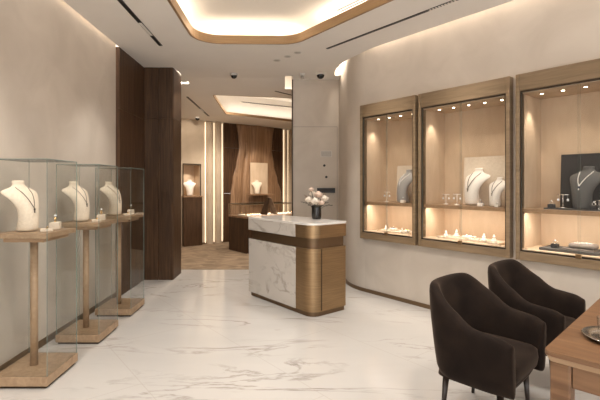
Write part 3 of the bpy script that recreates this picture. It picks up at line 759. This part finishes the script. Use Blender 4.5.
def spray(tip, label, m='leaf', n=7, ls=.04):
    t = thing('leaf_spray', label, 'foliage', (VX_, VY_, CTZ), 0, 'foliage sprays in the black vase')
    tip = Vector(tip); st_ = Vector((tip.x*.2, tip.y*.2, .10)); pts = [st_+(tip-st_)*u+Vector((0, 0, .03*math.sin(PI*u))) for u in [k/6 for k in range(7)]]
    MB().tube(pts, .002, 5).build('stem', 'dry' if m == 'dry' else 'leaf', t)
    mb = MB(); rnd = random.Random(int(tip.x*999)+11)
    for k in range(n):
        u = .35+.65*k/(n-1); c = st_+(tip-st_)*u+Vector((0, 0, .03*math.sin(PI*u)))
        a = math.atan2(tip.y, tip.x)+(1 if k % 2 else -1)*.9; d = Vector((math.cos(a), math.sin(a), .3-rnd.random()*.5)).normalized(); s_ = d.cross(Vector((0, 0, 1))).normalized()*ls*.28
        mb.add([tuple(c), tuple(c+d*ls*.5+s_+Vector((0, 0, .003))), tuple(c+d*ls), tuple(c+d*ls*.5-s_+Vector((0, 0, .003))), tuple(c+d*ls*.5-Vector((0, 0, .004)))], [(0, 1, 4), (1, 2, 4), (2, 3, 4), (3, 0, 4)])
    mb.build('leaves', m, t)
spray((-.16, -.06, .20), 'dark leafy spray drooping on the left of the bouquet')
spray((.17, -.07, .16), 'dark leafy spray drooping on the right of the bouquet')
spray((.12, .05, .19), 'dark leafy spray behind the right roses')
spray((.0, -.12, .15), 'dark leafy spray over the front rim of the vase')
spray((-.13, .02, .28), 'brown dried spray at the upper left of the bouquet', 'dry', 6, .03)
spray((.08, .02, .31), 'brown dried spray standing at the upper right of the bouquet', 'dry', 9, .035)
spray((.10, .0, .29), 'brown dried spray leaning right above the roses', 'dry', 8, .03)
# folded brown sign at the back of the counter
sp = gp(269, 214.3, CTZ)
tt = thing('tent_stand', 'dark brown tent-shaped leather display stand on the counter', 'display stand', (sp.x, sp.y, CTZ), math.radians(38))
hh = .225
for s_, nm in ((-1, 'left_flap'), (1, 'right_flap')):
    mb = MB(); x0, x1 = s_*.085, s_*.012
    dx = .004
    v = [(x0, -.08, 0), (x0+s_*.008, -.08, 0), (x1+s_*.008, -.035, hh), (x1, -.035, hh), (x0, .08, 0), (x0+s_*.008, .08, 0), (x1+s_*.008, .035, hh), (x1, .035, hh)]
    mb.add(v, [(0, 1, 2, 3), (4, 7, 6, 5), (0, 4, 5, 1), (1, 5, 6, 2), (2, 6, 7, 3), (3, 7, 4, 0)]); mb.build('flap', 'walnut' if s_ < 0 else 'walnut_mid', tt)  # right flap in a lighter tone, light falling on it put into the colour
MB().box(-.02, .02, -.036, .036, hh-.004, hh+.006, .003).build('ridge', 'walnut_mid', tt)

# ------------------------------------------------------------------ controls on the pier
yw = 6.74
def pt(px, py): return ((px-CX)/F*yw, yw, H+(CY-py)/F*yw)
def wallplate(name, px0, px1, py0, py1, m, label, cat, th=.012):
    x0, _, z1 = pt(px0, py0); x1, _, z0 = pt(px1, py1)
    return tag(MB().box(0, x1-x0, -th, .0, 0, z1-z0, .003, 1).build(name, m, loc=(x0, yw, z0)), label, cat)
t = thing('wall_speaker', 'pale perforated speaker plate high on the pier', 'speaker', pt(320.5, 157))
MB().box(0, .185, -.01, 0, 0, .10, .003, 1).build('plate', 'white_plastic', t)
mb = MB()
for k in range(6): mb.box(.01, .175, -.0115, -.009, .012+k*.014, .018+k*.014)
mb.build('perforation', 'taupe', t)
for py, l in ((165.5, 'upper small black round sensor on the pier'), (177, 'lower small black round sensor on the pier')):
    x, y, z = pt(324.3 if py < 170 else 326.3, py)
    mb = MB().lathe([(.02, 0), (.02, .012), (.012, .018), (.001, .018)], n=18); o = mb.build('wall_sensor', 'black', loc=(x, y, z)); o.rotation_euler.x = PI/2
    tag(o, l, 'sensor', 'round sensors on the pier')
x0, _, z1 = pt(317, 188); x1, _, z0 = pt(335, 192.8)
t = thing('control_panel', 'wide black control panel on the pier above the flowers', 'control panel', (x0, yw, z0))
MB().box(0, x1-x0, -.03, 0, 0, z1-z0, .004, 1).build('housing', 'black', t)
MB().box(.03, x1-x0-.03, -.032, -.03, .03, z1-z0-.012).build('screen', 'charcoal', t)

x1_, _, zt_ = pt(337, 127)
struct(MB().box(.135, x1_, yw-.002, yw-.0002, zt_, zt_+.006), 'trim_pier_joint', 'taupe')
struct(MB().box(x1_, x1_+.006, yw-.002, yw-.0002, .01, zt_+.006), 'trim_pier_seam', 'taupe')
# ------------------------------------------------------------------ back room: niche cabinet, relief, case
nc = thing('niche_cabinet', 'dark walnut cabinet with a lit display niche in the back room', 'cabinet', (B0.x, B0.y, 0), RB)
MB().box(-.02, .425, -.10, .12, .004, 1.10, .003, 1).build('base', 'walnut', nc)
MB().box(-.03, .435, -.11, .12, 1.10, 1.13, .003, 1).build('top', 'walnut_mid', nc)
mb = MB(); mb.box(.002, .418, .30, .32, 1.13, 1.84); mb.box(.002, .012, .0, .30, 1.13, 1.84); mb.box(.408, .418, .0, .30, 1.13, 1.84); mb.box(.002, .418, .0, .30, 1.825, 1.838); mb.box(.002, .418, .12, .30, 1.118, 1.13)
mb.build('niche_lining', 'niche', nc)
mb = MB(); mb.box(-.012, .432, -.02, -.002, 1.835, 1.86); mb.box(-.012, .003, -.02, -.002, 1.13, 1.835); mb.box(.417, .432, -.02, -.002, 1.13, 1.835); mb.build('niche_frame', 'frame_dark', nc)
o = make_bust('white_leather', 'small white necklace bust in the back room wall niche', 'necklace busts in the back room'); o.location = bp(.21, -.12, 1.13); o.rotation_euler.z = math.radians(-75)
spot(bp(.2, -.08, 1.80), bp(.2, -.2, 1.3), 3, 90, .01, WARM)
# relief of draped walnut
rl = thing('carved_wood_relief', 'tall flowing carved walnut relief on the back room wall', 'wall relief', (B0.x, B0.y, 0), RB)
prof = [(0.0, 1.20, 2.78), (.8, 1.20, 2.77), (1.2, 1.22, 2.73), (1.5, 1.27, 2.62), (1.9, 1.37, 2.50), (2.3, 1.45, 2.43), (2.6, 1.43, 2.45), (2.868, 1.39, 2.50)]
def edge(z, k):
    for a, b_ in zip(prof, prof[1:]):
        if z <= b_[0]:
            f = (z-a[0])/(b_[0]-a[0]); f = f*f*(3-2*f); return a[k]+(b_[k]-a[k])*f
    return prof[-1][k]
mb = MB(); rings = []; nu = 44
for kz in range(41):
    z = .004+2.862*kz/40; x0, x1 = edge(z, 1), edge(z, 2); row = []
    for i in range(nu+1):
        u = i/nu; fold = .035*abs(math.sin(u*PI*2.6+.5+.25*math.sin(z*1.4)))+.05*math.sin(PI*u)
        if .17 < u < .20+.05*(1 if z < 2.2 else 0) and z < 2.4: fold -= .035
        row.append((x0+(x1-x0)*u, -.012-fold, z))
    row += [(x1, -.001, z), (x0, -.001, z)]
    rings.append(row)
mb.loft(rings, True, True).build('carved_panel', 'walnut_mid', rl)
mb = MB(); mb.box(1.70, 2.22, -.15, -.13, 1.15, 1.93, .004, 1); o = mb.build('niche_board', 'niche', rl)
MB().box(1.62, 2.30, -.34, -.13, 1.12, 1.15, .003, 1).build('ledge', 'walnut_mid', rl)
bb = make_bust('linen', 'cream necklace bust on the ledge of the carved walnut relief', 'necklace busts in the back room'); bb.location = bp(1.83, .24, 1.15); bb.rotation_euler.z = math.radians(-80); bb.scale = (.95,)*3
spot((-.5, 9.0, 2.9), bp(2.05, .15, 1.6), 45, 40, .04, WARM)
spot((-.9, 9.2, 2.9), bp(1.95, .1, 2.1), 30, 60, .04, WARM)
# glass counter case
ec = Vector((-.78, 8.30)); bk = ec+Vector((-.616, .787))*.70
dc = thing('glass_counter_case', 'low walnut showcase with a glass top section in the back room', 'display case', (bk.x, bk.y, .004), RC)
CL, CD = .70, 1.35
MB().box(.01, CL-.01, .01, CD, 0, .70, .003, 1).build('base', 'walnut', dc)
MB().box(0, CL, 0, CD, .70, .735, .003, 1).build('deck', 'walnut_mid', dc)
mb = MB()
for x in (.005, CL-.017):
    for y in (.005, CD-.017): mb.box(x, x+.012, y, y+.012, .735, .97)
mb.box(.005, CL-.005, .005, .017, .965, .977); mb.box(.005, CL-.005, CD-.017, CD-.005, .965, .977); mb.box(.005, .017, .017, CD-.017, .965, .977); mb.box(CL-.017, CL-.005, .017, CD-.017, .965, .977)
mb.build('brass_frame', 'brass_band', dc)
gl = ['glass_cab', 'glass_edge']
panel(MB(), .018, CL-.018, .006, .011, .736, .964).build('glass_panel', gl, dc)
panel(MB(), CL-.011, CL-.006, .018, CD-.018, .736, .964).build('glass_panel', gl, dc)
panel(MB(), .006, CL-.006, .006, CD-.006, .978, .983).build('glass_top', gl, dc)
def cw(x, y, z): p = bk+Vector((.616, -.787))*x+Vector((.787, .616))*y; return (p.x, p.y, z)
for k, y in enumerate((.06, .38, .72, 1.04)):
    t = thing('jewelry_tray', ['first', 'second', 'third', 'last'][k]+' white jewelry tray from the left inside the low walnut showcase', 'jewelry tray', cw(.30, y, .7395), RC, 'white trays inside the low walnut showcase')
    MB().box(0, .34, 0, .27, 0, .03, .004, 1).build('tray', 'white_leather', t)
    mb = MB()
    for i in range(4):
        for j in range(3): mb.sphere((.05+i*.08, .05+j*.08, .034), .012, 8)
    mb.build('rings', 'gold', t, kind='stuff')
strip('case_strip', cw(.66, .05, 0)[:2], cw(.66, 1.3, 0)[:2], .955, (-.2, .2, -1), .01, 3)

# ------------------------------------------------------------------ velvet chairs
def build_chair(label):
    t = thing('velvet_armchair', label, 'chair', group='velvet armchairs at the oak table')
    # local: +x is the front of the seat
    HW, DB, DF = .305, -.30, .275; N_ = 49; rings = []
    for k in range(N_):
        u = -1+2*k/(N_-1); au = abs(u)
        # plan: straight arms (au .45..1) then a rounded back
        L1 = .36; arcL = PI/2*.9
        if au > .5:
            f = (au-.5)/.5; x = -.04+(DF+.04)*f; y = HW-.004*(1-f)-.015*f*f; nx, ny = 0.02, 1.0
        else:
            a = au/.5*PI/2; e = .80
            x = -.04-(.26)*math.cos(a)**e; y = (HW-.004)*math.sin(a)**e; nx, ny = -math.cos(a), math.sin(a)
        y *= (1 if u > 0 else -1); ny *= (1 if u > 0 else -1); nrm = Vector((nx, ny)).normalized()
        # height: high back, shoulders sweeping down, low arms
        g = min(1, max(0, (au-.22)/.46)); g = g*g*(3-2*g)
        top = .885-.218*g-.028*max(0, (au-.62)/.38)-(.0 if au < .9 else .018*((au-.9)/.1)**2)
        th = .076-.006*g; zb = .285; p = Vector((x, y)); lean = -.035*(1-g)
        def P3(off, z):
            f = (z-zb)/(top-zb); q = p-nrm*off
            tp = .030*(1-f)**1.5
            q = q-nrm*tp+Vector((lean*f, 0)); return (q.x, q.y, z)
        rings.append([P3(0, zb), P3(0, zb+.12), P3(-.004, zb+(top-zb)*.6), P3(0, top-.035), P3(th*.18, top-.008), P3(th*.5, top), P3(th*.82, top-.008), P3(th, top-.035), P3(th+.004, zb+(top-zb)*.6), P3(th, zb+.14), P3(th, zb)])
    # rounded arm fronts
    def capring(r_, dx, s_):
        c = Vector((0, 0, 0)); 
        for p in r_: c += Vector(p)
        c /= len(r_)
        return [tuple(Vector((c.x+(q[0]-c.x)*s_+dx, c.y+(q[1]-c.y)*s_, c.z+(q[2]-c.z)*(1-(1-s_)*.16)))for q in r_)]
    first = rings[0]; last = rings[-1]
    rings = [capring(first, .022, .45), capring(first, .016, .8)]+rings+[capring(last, .016, .8), capring(last, .022, .45)]
    rings = [r_ if isinstance(r_, list) and len(r_) == 11 else r_[0] if len(r_) == 1 else r_ for r_ in rings]
    MB().loft(rings).build('backrest', 'velvet', t, subsurf=1)
    # seat cushion and its underframe
    def sq(z, sx, sy, n=32, ex=.32, cx=.0):
        out = []
        for i in range(n):
            a = 2*PI*i/n; c, s_ = math.cos(a), math.sin(a)
            out.append((cx+sx*math.copysign(abs(c)**ex, c), sy*math.copysign(abs(s_)**ex, s_), z))
        return out
    MB().loft([sq(.345, .235, .225, cx=.025), sq(.352, .25, .238, cx=.025), sq(.40, .256, .240, cx=.028), sq(.445, .25, .238, cx=.028), sq(.462, .232, .225, cx=.025), sq(.470, .15, .15, cx=.02), sq(.471, .02, .02, cx=.02)]).build('seat', 'velvet', t)
    MB().loft([sq(.275, .20, .20, cx=.0), sq(.283, .235, .23, cx=.0), sq(.343, .245, .235, cx=.02)]).build('seat_base', 'velvet', t)
    for sx in (-1, 1):
        for sy in (-1, 1):
            tx, ty = (.19 if sx > 0 else -.165), sy*.19; bx, by = (.205 if sx > 0 else -.185), sy*.20
            MB().tube([(bx, by, 0), (tx, ty, .28)], [.011, .021], 12).build('leg', 'leg', t)
    return t
FA = math.atan2(-.73, .68)
ch = build_chair('dark brown velvet armchair nearest the camera at the oak table corner'); ch.location = (1.213, 2.524, 0); ch.rotation_euler.z = FA; ch.scale = (.86, 1.08, .905)
dup(ch, 'dark brown velvet armchair standing behind the nearer one under the cabinets', (1.82, 3.03, 0), FA)

# ------------------------------------------------------------------ table
tc = Vector((1.012, 1.628)); e1 = Vector((.728, .686)).normalized(); RT = math.atan2(e1.y, e1.x)
tb = thing('oak_table', 'warm oak table with rounded corners at the lower right', 'table', (tc.x, tc.y, 0), RT)
# local x along the chairs' side, local y negative towards the camera
TL, TW = 1.7, .85
def rpoly(o, r): return [tuple(p) for p in rounded([(o, -o), (TL-o, -o), (TL-o, -TW+o), (o, -TW+o)], r, 6)]
mb = MB().prism(rpoly(0, .03), .732, .75, .003, 2); mb.build('tabletop', 'oak_h', tb)
mb = MB(); a = rpoly(.001, .03); b_ = rpoly(.014, .02); n = len(a)
mb.loft([[(x, y, .708) for x, y in b_], [(x, y, .731) for x, y in a]], True, True, False); mb.build('table_edge', 'oak_edge', tb)
mb = MB()
mb.box(.09, TL-.09, -.052, -.030, .62, .708, .002, 1); mb.box(.09, TL-.09, -TW+.030, -TW+.052, .62, .708, .002, 1)
mb.box(.030, .052, -TW+.09, -.09, .62, .708, .002, 1); mb.box(TL-.052, TL-.030, -TW+.09, -.09, .62, .708, .002, 1); mb.build('apron', 'oak_h', tb)
for x in (.018, TL-.088):
    for y in (-.088, -TW+.018): MB().box(x, x+.07, y, y+.07, 0, .708, .008, 3).build('leg', 'oak_h', tb)
tr = thing('serving_tray', 'round silver tray at the edge of the oak table', 'tray', (1.385, 1.715, .7502), 0)
MB().lathe([(.085, 0), (.100, .003), (.128, .016), (.132, .018), (.128, .020), (.100, .008), (.084, .005), (.001, .005)], n=48).build('dish', 'silver', tr)
gg = thing('drinking_glass', 'clear patterned glass standing on the silver tray', 'glass', (1.345, 1.735, .7556), 0)
MB().lathe([(.027, 0), (.031, .04), (.034, .085), (.032, .085), (.029, .04), (.025, .006), (.001, .006)], n=24).build('bowl', 'glass', gg)

# ------------------------------------------------------------------ general light: spots at the ceiling fittings, and added fill spots without any
def down(x, y, e, ang=75, rad=.06, z=None, tgt=None): spot((x, y, (z or zc(y))-.03), tgt or (x, y, 0), e, ang, rad)
for y in (1.4, 2.7, 4.5): down(-1.525, y, 45, 80, .08, tgt=(-1.45, y, 0))
for q in (.6, 1.6, 3.2): p = pa+dd*q; down(p.x, p.y, 40, 85, .08)
for x, y in ((-.11, 5.71), (.033, 5.535), (.164, 5.365)): down(x, y, 14, 70, .03, tgt=(x+.2, y-.6, .9))
for x, y in ((-.3, 3.2), (.4, 2.6), (-.5, 1.6), (1.2, 1.5), (2.6, 1.6), (.0, .2), (-1.2, -.6), (2.8, -.4), (4.6, .4)): down(x, y, 62, 125, .2, z=3.36)  # added fill spots, no fittings at these points
spot((-1.38, 6.30, 3.07), (-1.64, 6.30, 1.4), 16, 75, .04, WARM)  # added spot to brighten the column's right side, no fitting there
for x, y in ((-.9, 7.8), (-.9, 8.4), (0, 8.5), (-.2, 8.0)): spot((x, y, 3.27), (x-.2, y+.5, 0), 60, 125, .1, WARM)  # added warm fill spots for the back room, no fittings
spot((-1.75, 8.6, 2.88), (-2.1, 9.6, 1.9), 18, 95, .04, WARM)  # added warm spot to brighten the back room plaster
down(-1.3, 5.9, 20, 80, .1)  # spot without a fitting of its own
